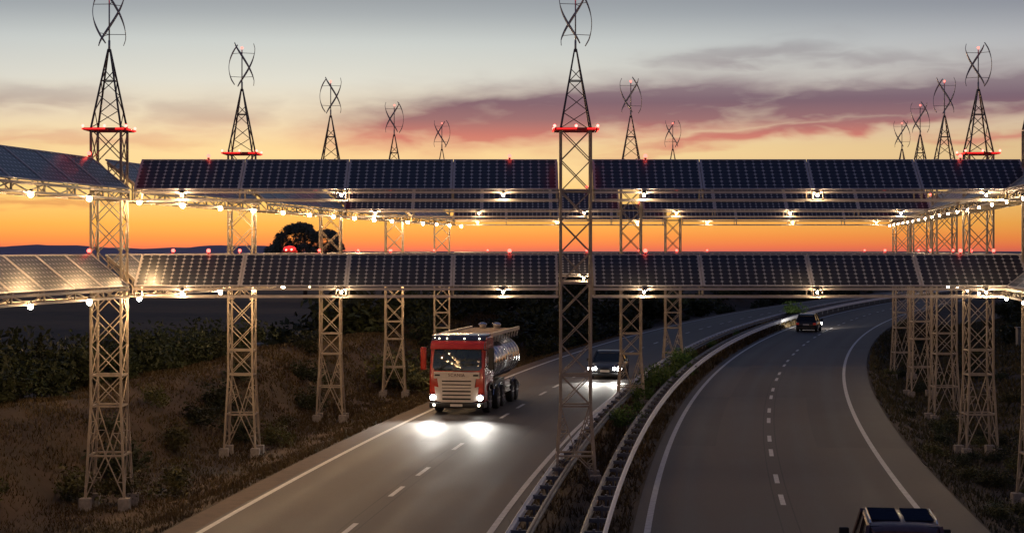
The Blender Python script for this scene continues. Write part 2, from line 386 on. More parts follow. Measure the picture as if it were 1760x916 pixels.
# ------------------------------------------------------------------ guardrails
def wbeam(s0, side, y0, y1, parent, mt, name='rail_beam'):
    prof = [(.00, .46), (.035, .50), (.035, .55), (-.02, .595), (-.02, .625), (.035, .67), (.035, .72), (.0, .76), (-.012, .755), (.02, .715), (.02, .675), (-.035, .63), (-.035, .59), (.02, .545), (.02, .505), (-.012, .465)]
    v = []; f = []; ys = []; Y = y0
    while Y < y1: ys.append(Y); Y += max(1.2, Y * .02)
    n = len(prof)
    for Y in ys:
        for o, z in prof: v.append(P(s0 + side * o, Y, z))
    for j in range(len(ys) - 1):
        for k in range(n):
            q = (j * n + k, j * n + (k + 1) % n, (j + 1) * n + (k + 1) % n, (j + 1) * n + k); f.append(q)
    return link(name, v, f, mt, parent)
def guardrail(sa, sb, label):
    t = thing('guardrail', label, 'guardrail', group='double steel guardrails along the median')
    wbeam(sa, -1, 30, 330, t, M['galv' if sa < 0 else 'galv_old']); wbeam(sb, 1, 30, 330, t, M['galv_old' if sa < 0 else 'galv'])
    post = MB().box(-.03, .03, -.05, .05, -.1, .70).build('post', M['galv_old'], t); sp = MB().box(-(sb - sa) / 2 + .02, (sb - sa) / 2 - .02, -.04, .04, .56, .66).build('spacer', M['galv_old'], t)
    first = True; Y = 32.0; k = 0
    while Y < 300 and k < 110:
        x, yy, _ = P((sa + sb) / 2, Y); rz = -math.atan(dC(Y))
        for o in (post, sp):
            c = o if first else cop(o, t)
            c.location = (x, yy, 0); c.rotation_euler = (0, 0, rz)
        first = False; Y += 2.0 if Y < 160 else 4.0; k += 1
guardrail(-1.13, -.65, 'double sided steel guardrail beside the carriageway with the tanker truck')
guardrail(.60, 1.10, 'bright double sided steel guardrail beside the right carriageway')

# ------------------------------------------------------------------ lattice towers
def tower(X, D, zb, label, plat=True):
    """X centre in metres, D depth in units of the first row"""
    loc = (X, D * D1 + .46, 0)
    t = thing('lattice_tower', label, 'tower', loc, 0, 'lattice steel towers carrying the solar rows and turbines')
    h, hb = .46, .60; zt, za = 10.93, 13.43; z0 = zb + .33
    levels = [z0, .92, 2.43, 3.37] + [3.37 + (zt - 3.37) * k / 8 for k in range(1, 9)]
    def hw(z): return hb + (h - hb) * (z - z0) / (2.43 - z0) if z < 2.43 else h
    def cr(i, z, off=0): sx, sy = ((-1, -1), (1, -1), (1, 1), (-1, 1))[i % 4]; return Vector((sx * (hw(z) - off), sy * (hw(z) - off), z))
    for i in range(4):
        key = ('leg', i, zb)
        if key not in CACHE: CACHE[key] = MB().bar(cr(i, z0), cr(i, 2.43), .07).bar(cr(i, 2.42), cr(i, zt), .07).build('leg', M['steel'], t)
        else: cop(CACHE[key], t)
        key = ('apex', i)
        if key not in CACHE:
            a = cr(i, zt + .03); b = Vector((a.x * .06, a.y * .06, za)); CACHE[key] = MB().bar(a, b, .055, w2=.045).build('apex_leg', M['dark_steel'], t)
        else: cop(CACHE[key], t)
        key = ('foot', i, zb)
        if key not in CACHE:
            p = cr(i, z0); b = MB().box(p.x - .17, p.x + .17, p.y - .17, p.y + .17, zb - .4, z0 + .01).build('concrete_foot', M['concrete'], t, bevel=.02); CACHE[key] = b
        else: cop(CACHE[key], t)
        # faces
        for j in range(len(levels) - 1):
            za_, zb_ = levels[j], levels[j + 1]
            a0, a1, b0, b1 = cr(i, za_), cr(i + 1, za_), cr(i, zb_), cr(i + 1, zb_)
            key = ('br', i, j, zb)
            if key not in CACHE:
                mb = MB(); nrm = (a0 + a1) / 2; nrm.z = 0; nrm.normalize(); e = nrm * .02
                if j >= 2:
                    mb.bar(a0 + e, b1 + e, .030); mb.bar(a1 - e, b0 - e, .030); nm = 'cross_brace'
                else:
                    ma = (a0 + a1) / 2; mb_ = (b0 + b1) / 2; nm = 'knee_brace'
                    if j == 0:      # inverted V from the ring to the feet
                        tips = ((a0, mb_, a0, b0), (a1, mb_, a1, b1))
                    else:           # V from the ring down
                        tips = ((b0, ma, a0, b0), (b1, ma, a1, b1))
                    for p, q, l0, l1 in tips:
                        mb.bar(p, q, .032)
                        for tt_ in (.38, .68) if j == 1 else (.38,):
                            dpt = p.lerp(q, tt_ if j == 0 else tt_ * .8); lpt = l0.lerp(l1, (dpt.z - l0.z) / (l1.z - l0.z))
                            mb.bar(dpt, lpt, .026)
                            l2 = l0.lerp(l1, min(1, max(0, (dpt.z - l0.z) / (l1.z - l0.z) + (.32 if j == 0 else -.25)))); mb.bar(dpt, l2, .026)
                CACHE[key] = mb.build(nm, M['steel'], t)
            else: cop(CACHE[key], t)
            if j in (0, 1, 2, 5, 8):
                key = ('ring', i, j, zb)
                if key not in CACHE: CACHE[key] = MB().bar(b0, b1, .055).build('ring_beam', M['steel'], t)
                else: cop(CACHE[key], t)
        # pyramid bracing
        key = ('pz', i)
        if key not in CACHE:
            def pc(i, z):
                q = cr(i, zt); k = 1 - .94 * (z - zt) / (za - zt); return Vector((q.x * k, q.y * k, z))
            mb = MB().bar(pc(i, 12.45), pc(i + 1, 12.45), .03)
            zs = [zt + .05, 11.5, 12.0, 12.45, 12.8]
            for q in range(4): mb.bar(pc(i + q % 2, zs[q]), pc(i + 1 - q % 2, zs[q + 1]), .024)
            CACHE[key] = mb.build('apex_brace', M['dark_steel'], t)
        else: cop(CACHE[key], t)
    if not plat: return t
    if 'plat' not in CACHE:
        mb = MB()
        for a, b in (((-.62, -.62), (.62, -.62)), ((.62, -.62), (.62, .62)), ((.62, .62), (-.62, .62)), ((-.62, .62), (-.62, -.62))):
            mb.bar((*a, zt), (*b, zt), .075)
        mb.bar((-.62, 0, zt), (.62, 0, zt), .06); p = CACHE['plat'] = mb.build('platform_frame', M['red_paint'], t)
        s = MB().bar((-.60, -.69, zt), (.02, -.69, zt), .038, 8).bar((.34, -.69, zt), (.60, -.69, zt), .05, 8).bar((-.69, -.6, zt), (-.69, .6, zt), .05, 8).bar((.69, -.6, zt), (.69, .6, zt), .05, 8)
        s.build('red_light_strip', M['led_red'], p)
        CACHE['pb'] = MB().sphere((0, 0, 0), .045, 10, 6).build('beacon', M['beacon_hot'], t)
        first = True
    else:
        ctree(CACHE['plat'], t); first = False
    for q, (bx, by) in enumerate(((-.66, -.66), (.66, -.66), (0, -.66), (-.66, .66), (.66, .66))):
        b = CACHE['pb'] if first and q == 0 else cop(CACHE['pb'], t)
        b.location = (bx, by, zt + .09)
    return t
CACHE = {}
def turbine(X, D, label, rot):
    t = thing('wind_turbine', label, 'wind turbine', (X, D * D1 + .46, 13.40), rot, 'helical wind turbines on top of the lattice towers')
    z0, z1, r, n = .16, 1.78, .50, 18
    if 'tb' not in CACHE:
        m = MB().bar((0, 0, -.06), (0, 0, .3), .07, 8).bar((0, 0, .3), (0, 0, 1.55), .045, 8).build('mast', M['mast'], t, True)
        blades = []
        for k in range(3):
            rings = []
            for j in range(n + 1):
                u = j / n; a = R(120) * k + R(120) * u; z = z1 - (z1 - z0) * u
                rr = r * (1 if .12 < u < .88 else 1 - .10 * (abs(u - .5) - .38) / .12)
                w = .08 * (1 - .5 * abs(2 * u - 1) ** 3); th = .012
                rad = Vector((math.cos(a), math.sin(a), 0)); tan = Vector((-math.sin(a), math.cos(a), 0)); c = rad * rr + Vector((0, 0, z))
                up = (tan * .83 + Vector((0, 0, .55))).normalized() * w / 2 ; nn = rad * th
                rings.append([c + up, c + nn, c - up, c - nn])
            blades.append(MB().loft(rings).build('blade', M['blade'], t, True))
        for k in range(3):
            for u in (.22, .80):
                a = R(120) * k + R(120) * u; z = z1 - (z1 - z0) * u
                blades.append(MB().bar((0, 0, z), (r * math.cos(a), r * math.sin(a), z), .018).build('arm', M['mast'], t))
        b = MB().sphere((0, 0, 1.62), .045, 10, 6).build('beacon', M['beacon'], t)
        CACHE['tb'] = [m, b] + blades
    else:
        for o in CACHE['tb']: cop(o, t)
    return t
LX = lambda D: (-698 + 456 * (D - 1)) / U
CX = {1: 110 / U, 1.5: 308 / U, 2: 555 / U}
RXc = lambda D: (896 + 450 * (D - 1)) / U + (.40 if D == 1 else 0)
rotL = [.5, 0, .05, 1.0, 1.2]
wordsL = ['nearest and tallest looking tower of the left row, bushes round its feet', 'second tower of the left row, on the flat verge below the bank', 'third tower of the left row, the dark field tree behind it',
          'fourth tower of the left row, standing in a round bush', 'farthest tower of the left row, partly hidden behind the tanker truck']
for i in range(5):
    D = 1 + .25 * i
    tower(LX(D), D, -.7, wordsL[i]); turbine(LX(D), D, 'helical wind turbine on the %s tower of the left row' % ['nearest', 'second', 'third', 'fourth', 'farthest'][i], rotL[i])
wordsC = ['large centre tower on the median between the guardrails', 'middle tower on the median, lit yellow, beside the oncoming dark car', 'farthest and smallest tower on the median']
for i, D in enumerate((1, 1.5, 2)):
    tower(CX[D], D, 0.0, wordsC[i]); turbine(CX[D], D, 'helical wind turbine on the %s tower of the median' % ['nearest', 'middle', 'farthest'][i], (.8, 2.7, 1.2)[i])
wordsR = ['nearest tower of the right row, only its left side inside the picture edge', 'second tower of the right row, large and clear of the others', 'third tower of the right row', 'fourth tower of the right row, close against the third', 'farthest tower of the right row, at the edge of the bend']
for i in range(5):
    D = 1 + .25 * i
    tower(RXc(D), D, -.7, wordsR[i], i > 0); turbine(RXc(D), D, 'helical wind turbine on the %s tower of the right row' % ['nearest', 'second', 'third', 'fourth', 'farthest'][i], (0, 2.9, 3.6, .4, .5)[i])

# ------------------------------------------------------------------ solar rows
RUN, RISE = 1.22, .97
def beacon_part(t, x, y, z, big=False):
    if 'bc' not in CACHE:
        b = MB().bar((0, 0, -.03), (0, 0, .03), .07, 8).build('beacon', M['red_paint'], t); MB().sphere((0, 0, .08), .065, 10, 6).build('lens', M['beacon'], b); CACHE['bc'] = b
    else: b = ctree(CACHE['bc'], t)
    b.location = (x, y, z); return b
def deck(origin, rz, n, uw, label, group, cols, lamps_near=False, beacons=(), bars=2):
    """origin = start of the low front edge; local x along the row, y towards the raised edge"""
    t = thing('solar_panel_row', label, 'solar panels', origin, rz, group)
    L = n * uw; key = ('panel', round(uw, 3), cols)
    def pt(x, s, d=0):   # point on the tilted plane, s = 0 low edge .. 1 high edge, d = proud along normal
        ny, nz = -RISE / math.hypot(RUN, RISE), RUN / math.hypot(RUN, RISE)
        return (x, s * RUN + ny * d, s * RISE + nz * d)
    if key not in CACHE:
        g = .010; w = .058
        mb = MB()
        for (xa, sa, xb, sb) in ((g, 0, uw - g, .028), (g, .972, uw - g, 1), (g, .028, g + w, .972), (uw - g - w, .028, uw - g, .972)):
            mb.loft([[pt(xa, sa, d), pt(xb, sa, d), pt(xb, sb, d), pt(xa, sb, d)] for d in (-.02, .022)])
        fr = mb.build('solar_panel', M['alu'], t)
        x0, x1 = g + w - .002, uw - g - w + .002; q = [pt(x0, .027, .008), pt(x1, .027, .008), pt(x1, .973, .008), pt(x0, .973, .008)]; q2 = [pt(x0, .027, -.012), pt(x1, .027, -.012), pt(x1, .973, -.012), pt(x0, .973, -.012)]
        c = link('cell_sheet', q, [(0, 1, 2, 3)], M['cells'], fr, False, [(0, 0), (cols, 0), (cols, 8), (0, 8)])
        link('backing_sheet', q2, [(3, 2, 1, 0)], M['back'], fr)
        CACHE[key] = fr; first = True
    else: fr = CACHE[key]; first = False
    for k in range(n):
        p = fr if first and k == 0 else ctree(fr, t)
        p.parent = t; p.location = (k * uw, 0, 0); p.name = 'solar_panel'
    for nm, y, z, w in (('front_chord', .02, -.085, .075), ('lower_chord', .02, -.32, .065), ('ridge_chord', RUN - .1, RISE - .17, .06), ('rear_chord', RUN - .1, -.32, .055)):
        MB().bar((0, y, z), (L, y, z), w).build(nm, M['chord'], t)
    mem = (('rafter', ((0, .04, -.03), (0, RUN - .06, RISE - .09)), .07), ('front_post', ((0, .02, -.05), (0, .02, -.30)), .05), ('rear_post', ((0, RUN - .1, RISE - .2), (0, RUN - .1, -.30)), .04),
           ('tie', ((0, .05, -.33), (0, RUN - .12, -.33)), .045), ('side_brace', ((0, .06, -.30), (0, RUN - .14, RISE - .22)), .03))
    for nm, (a, b), w in mem:
        if nm not in CACHE: CACHE[nm] = MB().bar(a, b, w).build(nm, M['steel'], t); f0 = True
        else: f0 = False
        for k in range(n + 1):
            o = CACHE[nm] if f0 and k == 0 else cop(CACHE[nm], t)
            o.location = (min(max(k * uw, .03), L - .03), 0, 0)
    if bars > 2:
        for k in range(n):
            key = ('zz', round(uw, 3))
            if key not in CACHE: CACHE[key] = MB().bar((.06, .02, -.10), (uw / 2, .02, -.30), .03).bar((uw / 2, .02, -.30), (uw - .06, .02, -.10), .03).build('truss_diagonal', M['steel'], t); o = CACHE[key]
            else: o = cop(CACHE[key], t)
            o.location = (k * uw, 0, 0)
            key = ('zr', round(uw, 3))
            if key not in CACHE: CACHE[key] = MB().bar((.06, RUN - .1, -.28), (uw - .06, RUN - .1, RISE - .22), .03).build('rear_diagonal', M['steel'], t); o = CACHE[key]
            else: o = cop(CACHE[key], t)
            o.location = (k * uw, 0, 0)
    for bx in beacons: beacon_part(t, bx, RUN, RISE + .04)
    return t
LOW, UP = 6.11, 9.08
def lamp(x, y, z, warm, label, group, r=.085):
    key = 'lamp%d' % warm
    if key not in CACHE:
        t = thing('lamp', label, 'lamp', (x, y, z), 0, group)
        MB().lathe([(.02, .0), (.055, .01), (.055, .05), (.02, .09)], 8, 'z', (0, 0, .06)).build('hood', M['dark_steel'], t)
        MB().sphere((0, 0, 0), .068 if warm else .036, 12, 8, 1.05).build('globe', M['lamp_warm' if warm else 'lamp_white'], t, True)
        if not warm: MB().bar((-.14, -.02, .14), (0, -.02, .05), .03).bar((.14, -.02, .14), (0, -.02, .05), .03).build('bracket', M['steel'], t)
        CACHE[key] = t; return t
    t = ctree(CACHE[key]); t.location = (x, y, z); t['label'] = label; t['group'] = group
    k = random.uniform(.88, 1.1); t.scale = (k, k, k); return t
TIER = (('lower', LOW), ('upper', UP))
# transverse rows
spans = [(1, -11.62, CX[1] - .54, 'left'), (1, CX[1] + .54, 15.95, 'right'), (1.5, -7.75, CX[1.5] - .54, 'left'), (1.5, CX[1.5] + .54, 19.28, 'right'), (2, -3.6, CX[2] - .54, 'left'), (2, CX[2] + .54, 23.75, 'right')]
rown = {1: 'nearest', 1.5: 'middle', 2: 'farthest'}
for D, xa, xb, side in spans:
    for tn, z in TIER:
        uw = (xb - xa) / 4
        fr = (.115, .49, .87) if side == 'left' else (.115, .51, .895)
        deck((xa, D * D1, z), 0, 4, uw, 'solar panels across the %s carriageway, %s cross row, %s tier' % (side, rown[D], tn), 'rows of solar panels crossing above the motorway', 12,
             beacons=((xb - xa) * .138 + .3, (xb - xa) * .885) if side == 'left' else ((xb - xa) * .125, (xb - xa) * .86))
        for k, fx in enumerate(fr):
            lp = lamp(xa + (xb - xa) * fx, D * D1 - .07, z - .18, 0, '%s lamp from left under %s tier of %s cross row, above %s carriageway' % (('first', 'second', 'third')[k], tn, rown[D], side),
                 'lamps under the cross rows')
            if k == 1:      # square bracket round the middle lamp
                b = MB()
                for p, q in (((-.17, .12), (.17, .12)), ((.17, .12), (.17, -.13)), ((.17, -.13), (-.17, -.13)), ((-.17, -.13), (-.17, .12))): b.bar((p[0], -.04, p[1]), (q[0], -.04, q[1]), .04)
                b.build('square_bracket', M['steel'], lp)
# longitudinal rows
ang = math.atan2(55.0, 456 / U)
du = math.hypot(55.0, 456 / U) * .25
def lowL(D): return (-652 + 456 * (D - 1)) / U
def lowR(D): return (848 + 450 * (D - 1)) / U
nth = ['first', 'second', 'third', 'fourth', 'fifth']
for i in range(5):
    Da = .75 + .25 * i; g = .56; uw = (du - 2 * g) / 6
    for tn, z in TIER:
        ux, uy = math.cos(ang), math.sin(ang)
        deck((lowL(Da) + ux * (g + .3), Da * D1 + uy * (g + .3), z), ang, 6, uw, 'solar panels along the left side, %s stretch from the camera, %s tier' % (nth[i], tn), 'rows of solar panels along the left side', 8, bars=4,
             beacons=(.3, 6 * uw - .2) if i % 2 == 0 else (6 * uw * .5,))
        angR = math.atan2(55.0, 450 / U); ux2, uy2 = math.cos(angR), math.sin(angR)
        Db = Da + .25
        deck((lowR(Db) - ux2 * (g - .3), Db * D1 - uy2 * (g - .3), z), angR - math.pi, 6, uw, 'solar panels along the right side, %s stretch from the camera, %s tier' % (nth[i], tn), 'rows of solar panels along the right side', 8, bars=4,
             beacons=(.3, 6 * uw - .2) if i % 2 else (6 * uw * .5,))
for tn, z in TIER:
    for k in range(18):
        D = .7905 + .0735 * k
        if D < 2.06: lamp(lowL(D) + .0, D * D1 - .05, z - .39, 1, '%s lamp from the near end under the %s tier of the left side row' % (ORD[k] if k else 'nearest', tn), 'lamps under the left side rows')
    for k in range(17):
        D = .93 + .067 * k
        lamp(lowR(D) - .0, D * D1 - .05, z - .39, 0, '%s lamp from the near end under the %s tier of the right side row' % (ORD[k] if k else 'nearest', tn), 'lamps under the right side rows')
# large red double beacon on the raised edge of the left row, in front of the field tree
bt = thing('warning_beacon', 'large red double beacon on the lower left row in front of the dark tree', 'beacon', ((-780 + 456 * .463) / U + .15, 1.463 * D1 + .2, LOW + RISE + .04), 0)
MB().lathe([(.36, 0), (.36, .05), (.30, .10)], 20).build('base', M['red_paint'], bt)
MB().lathe([(.29, .10), (.28, .18), (.2, .25), (.05, .28)], 20).build('dome', M['led_red'], bt, True)
a = MB().sphere((-.12, -.30, .1), .05, 10, 6).build('bulb', M['beacon_hot'], bt); MB().sphere((.12, -.30, .12), .05, 10, 6).build('bulb', M['beacon_hot'], bt)

# ------------------------------------------------------------------ wheels and vehicles
def wheel(parent, x, y, r, w, side):
    key = ('wheel', r, w, side)
    if key not in CACHE:
        o = MB().lathe([(r * .62, -w / 2), (r * .93, -w / 2), (r, -w * .36), (r, w * .36), (r * .93, w / 2), (r * .62, w / 2)], 28, 'x').build('wheel', M['rubber'], parent, True)
        s = side
        mb = MB().lathe([(r * .61, s * (w / 2 - .03)), (r * .60, s * (w / 2 + .005)), (r * .5, s * (w / 2 - .05)), (r * .2, s * (w / 2 - .02)), (r * .16, s * (w / 2 + .02))], 20, 'x')
        for k in range(6):
            a = k * math.pi / 3; mb.bar((s * (w / 2 - .02), r * .2 * math.cos(a), r * .2 * math.sin(a)), (s * (w / 2 - .005), r * .56 * math.cos(a), r * .56 * math.sin(a)), r * .12)
        mb.build('rim', M['rim'], o); CACHE[key] = o
    else: o = ctree(CACHE[key], parent)
    o.location = (x, y, r); return o

def truck():
    X, Y = -2.42, 78.6
    t = thing('tanker_truck', 'red and white tanker truck with polished steel tank and headlights on', 'truck', (X, Y, 0), R(-9.8))
    # local: front face at y = 0 looking towards -y
    prof = [(.05, .55), (-.02, .85), (-.02, 1.62), (.04, 1.92), (.30, 2.86), (.42, 3.20), (.75, 3.40), (2.15, 3.40), (2.25, 3.30), (2.25, 1.0), (2.0, 1.0), (1.93, 1.18), (1.7, 1.3), (1.15, 1.3), (.92, 1.18), (.82, .95), (.80, .55)]
    MB().prism(prof, -1.23, 1.23).build('cab', M['truck_red'], t, bevel=.07)
    MB().prism([(.30, 3.20), (.26, 3.26), (.50, 3.46), (2.0, 3.50), (2.0, 3.41), (.72, 3.41)], -1.19, 1.19).build('sun_visor', M['visor'], t, bevel=.04)
    MB().prism([(.145, 2.84), (.02, 2.88), (.10, 3.10), (.28, 3.24), (.45, 3.2), (.32, 2.82)], -1.20, 1.20).build('red_visor', M['truck_red'], t, bevel=.03)
    # windscreen: a solid curved pane, convex both ways
    wv = []; wf = []; nx_, nz_ = 14, 8
    for j in range(nz_ + 1):
        for i in range(nx_ + 1):
            t_ = j / nz_; x_ = -1 + 2 * i / nx_; wv.append((x_ * (1.10 - .05 * t_), -.06 + .16 * t_ - .12 * t_ * (1 - t_) + .13 * x_ * x_, 1.94 + .90 * t_))
    n0 = len(wv); wv += [(x_, .33, z_) for x_, y_, z_ in wv]; q_ = nx_ + 1
    for j in range(nz_):
        for i in range(nx_):
            a_ = j * q_ + i; wf.append((a_, a_ + 1, a_ + q_ + 1, a_ + q_)); wf.append((a_ + n0, a_ + q_ + n0, a_ + q_ + 1 + n0, a_ + 1 + n0))
    for j in range(nz_):
        for a_, b_ in ((j * q_, (j + 1) * q_), ((j + 1) * q_ + nx_, j * q_ + nx_)): wf.append((a_, b_, b_ + n0, a_ + n0))
    for i in range(nx_):
        for a_, b_ in ((i + 1, i), (nz_ * q_ + i, nz_ * q_ + i + 1)): wf.append((a_, b_, b_ + n0, a_ + n0))
    wo_ = link('windscreen', wv, wf, M['glass'], t, True); wo_.data.set_sharp_from_angle(angle=R(35))
    for x in (-.55, .5):
        MB().bar((x - .3, -.07, 1.99), (x + .2, -.07, 2.24), .022).build('wiper', M['plastic'], t)
    MB().box(-1.02, 1.02, -.075, -.01, 1.60, 1.88).build('badge_panel', M['white'], t, bevel=.02)
    for x in (-.86, .86): MB().box(x - .12, x + .12, -.085, -.07, 1.70, 1.78).build('air_slot', M['plastic'], t, bevel=.02)
    g = MB().box(-.66, .66, -.055, -.01, 1.02, 1.60).build('upper_grille', M['plastic'], t)
    for z in (1.07, 1.20, 1.35, 1.51): MB().prism([(-.10, z), (-.10, z + .07), (-.06, z + .10), (-.05, z)], -.66, .66).build('grille_slat', M['white'], g)
    # grille surround: broad white shield that widens downwards
    for s in (-1, 1):
        MB().loft([[(s * .66, -.09, 1.60), (s * .86, -.09, 1.60), (s * .80, -.09, 1.2), (s * .66, -.09, 1.16)], [(s * .66, -.02, 1.60), (s * .86, -.02, 1.60), (s * .80, -.02, 1.2), (s * .66, -.02, 1.16)]]).build('grille_cheek', M['white'], t)
        MB().loft([[(s * .64, -.095, 1.16), (s * .98, -.095, 1.24), (s * .92, -.095, .62), (s * .64, -.095, .55)], [(s * .64, -.02, 1.16), (s * .98, -.02, 1.24), (s * .92, -.02, .62), (s * .64, -.02, .55)]]).build('bumper_cheek', M['white'], t)
    lg = MB().box(-.64, .64, -.06, -.01, .55, 1.02).build('lower_grille', M['plastic'], t)
    for z in (.56, .74, .90): MB().box(-.64, .64, -.105, -.055, z, z + .10).build('grille_slat', M['white'], lg)
    MB().prism([(-.06, .30), (-.10, .36), (-.10, .52), (-.04, .55), (.7, .55), (.8, .35), (.7, .28)], -1.22, 1.22).build('bumper', M['plastic'], t, bevel=.04)
    MB().box(-.27, .27, -.125, -.105, .37, .48).build('number_plate', M['plate'], t)
    for s in (-1, 1):
        h = MB().box(s * 1.06 - .17, s * 1.06 + .17, -.10, .0, .60, .92).build('headlight', M['chrome'], t, bevel=.05)
        MB().lathe([(.10, -.135), (.12, -.115), (.12, -.09)], 16, 'y', (s * 1.06, 0, .76)).build('lens', M['head'], h, True)
        MB().lathe([(.05, -.12), (.06, -.10), (.06, -.09)], 12, 'y', (s * 1.0, 0, .43)).build('fog_light', M['head_soft'], t, True)
        wh = MB().prism([(.86, 1.0), (.94, 1.22), (1.15, 1.36), (1.7, 1.36), (1.95, 1.22), (2.05, 1.0), (1.95, 1.0), (1.7, 1.26), (1.15, 1.26), (.96, 1.0)], s * 1.10, s * 1.28).build('wheel_arch', M['plastic'], t)
        m = MB().box(s * 1.52 - .13, s * 1.52 + .13, .05, .20, 1.95, 2.95).build('mirror', M['truck_red'] if s < 0 else M['plastic'], t, bevel=.05)
        MB().bar((s * 1.2, .2, 2.85), (s * 1.5, .12, 2.80), .04).bar((s * 1.2, .2, 2.1), (s * 1.5, .12, 2.1), .04).build('mirror_arm', M['plastic'], m)
        MB().box(s * 1.52 - .10, s * 1.52 + .10, .20, .212, 2.05, 2.88).build('mirror_glass', M['chrome'], m)
        w = MB().loft([[(s * 1.235, .62, 1.95), (s * 1.235, 1.6, 1.95), (s * 1.235, 1.6, 2.75), (s * 1.235, .78, 2.75)], [(s * 1.245, .62, 1.95), (s * 1.245, 1.6, 1.95), (s * 1.245, 1.6, 2.75), (s * 1.245, .78, 2.75)]]).build('side_window', M['glass'], t)
        MB().box(s * 1.235 - .02, s * 1.235 + .03, 1.42, 1.6, 1.7, 1.75).build('door_handle', M['chrome'], t)
        MB().box(s * 1.17 - .08, s * 1.17 + .08, .82, 1.0, .55, .62).build('step', M['chrome'], t)
    for x in (-1.06, -.85, -.5, .28, .95): MB().sphere((x, .30 + .08 * (abs(x) > 1), 3.33), .034, 10, 6).build('marker_light', M['head_soft'], t, True)
    # chassis and skirts
    MB().box(-.45, .45, 1.5, 9.4, .72, 1.02).build('chassis', M['plastic'], t)
    for s in (-1, 1):
        MB().box(s * 1.12 - .06, s * 1.12 + .06, 5.5, 6.75, .55, 1.1).build('side_locker', M['alu'], t, bevel=.03)
        MB().bar((s * 1.2, 5.5, .62), (s * 1.2, 6.75, .62), .06).bar((s * 1.2, 5.5, .86), (s * 1.2, 6.75, .86), .06).build('side_guard', M['chrome'], t)
        for y in (1.42, 3.55, 4.75, 7.35, 8.5):
            wheel(t, s * 1.08, y, .50, .30, s)
            if y > 2: MB().path([(s * 1.08, y + .60 * math.cos(a), .5 + .60 * math.sin(a)) for a in [R(q) for q in range(15, 166, 15)]], .05).build('mudguard', M['chrome'], t)
    # tank: polished shell of oval section with ring beads
    def oval(y, k=1, n=28): return [(1.23 * k * math.cos(2 * math.pi * q / n), y, 2.12 + 1.0 * k * math.sin(2 * math.pi * q / n)) for q in range(n)]
    tk = MB().loft([oval(2.42, .82), oval(2.5, .93), oval(2.65, 1), oval(9.3, 1), oval(9.45, .93), oval(9.52, .82)]).build('tank', M['tank'], t, True)
    for k in range(9):
        y = 2.95 + k * .76; MB().loft([oval(y, .99), oval(y + .01, 1.02), oval(y + .07, 1.02), oval(y + .08, .99)]).build('tank_band', M['chrome'], tk)
    MB().box(1.17, 1.24, 5.7, 7.2, 1.98, 2.30).build('hazard_sticker', M['white'], tk)
    MB().box(1.18, 1.245, 6.25, 6.7, 2.02, 2.26).build('red_mark', M['truck_red'], tk)
    MB().box(-1.16, 1.16, 2.3, 9.35, 3.36, 3.42).build('walkway', M['deck'], t, bevel=.01)
    for k in range(12): MB().box(-1.16, 1.16, 2.5 + k * .58, 2.53 + k * .58, 3.422, 3.44).build('walkway_rib', M['deck'], t)
    for s in (-1, 1):
        MB().box(s * 1.17 - .04, s * 1.17 + .04, 2.3, 9.38, 3.34, 3.50).build('walkway_edge', M['white'], t)
        for k in range(10): MB().bar((s * 1.15, 2.45 + k * .75, 3.36), (s * 1.09, 2.45 + k * .75, 3.06), .06).build('walkway_bracket', M['white'], t)
    for x in (-.42, .28):
        o = MB().lathe([(.16, 3.42), (.16, 3.56), (.2, 3.58), (.2, 3.66), (.08, 3.72)], 16, 'z', (x, 8.3, 0)).build('valve_cap', M['chrome'], t, True)
    MB().box(-1.2, 1.2, 9.38, 9.5, .6, .78).build('rear_bumper', M['alu'], t)
    for s in (-1, 1): MB().box(s * .95 - .16, s * .95 + .16, 9.5, 9.54, .62, .76).build('tail_light', M['tail'], t)
    MB().box(-1.15, 1.15, 2.27, 2.42, 1.1, 3.2).build('tank_frame', M['plastic'], t)
    # lettering on the badge panel
    cu = bpy.data.curves.new('lettering', 'FONT'); cu.body = 'SCANIA'; cu.size = .19; cu.extrude = .006; cu.align_x = 'CENTER'; cu.align_y = 'CENTER'; cu.space_character = 1.15
    tmp = bpy.data.objects.new('tmp', cu); me = bpy.data.meshes.new_from_object(tmp); bpy.data.objects.remove(tmp)
    me.materials.clear(); me.materials.append(M['ink'])
    o = bpy.data.objects.new('lettering', me); col.objects.link(o); o.parent = t; o.location = (0, -.085, 1.74); o.rotation_euler = (R(90), 0, 0)
    return t
def headlight_beam(parent, pts, aims, power, size=40, name='headlight_beam', wide=1.0):
    """dipped beams: each lamp throws narrow cones, wider than high, splayed and tipped below the horizontal"""
    for x, y, z in pts:
        for aim in aims:
            l = bpy.data.lights.new(name, 'SPOT'); l.energy = power; l.spot_size = R(size); l.spot_blend = 1.0; l.shadow_soft_size = .08; l.color = (1, .95, .86)
            o = bpy.data.objects.new(name, l); col.objects.link(o); o.parent = parent; o.location = (x, y, z); o.scale = (wide, 1, 1)
            d = Vector(aim); o.rotation_euler = (-d).to_track_quat('Z', 'Y').to_euler()
tr = truck()
headlight_beam(tr, [(-1.06, -.2, .78), (1.06, -.2, .78)], ((0, -1, -.155),), 850, 18, wide=4.8)
headlight_beam(tr, [(-1.06, -.2, .78), (1.06, -.2, .78)], ((0, -1, -.115),), 1900, 13, wide=5.0)

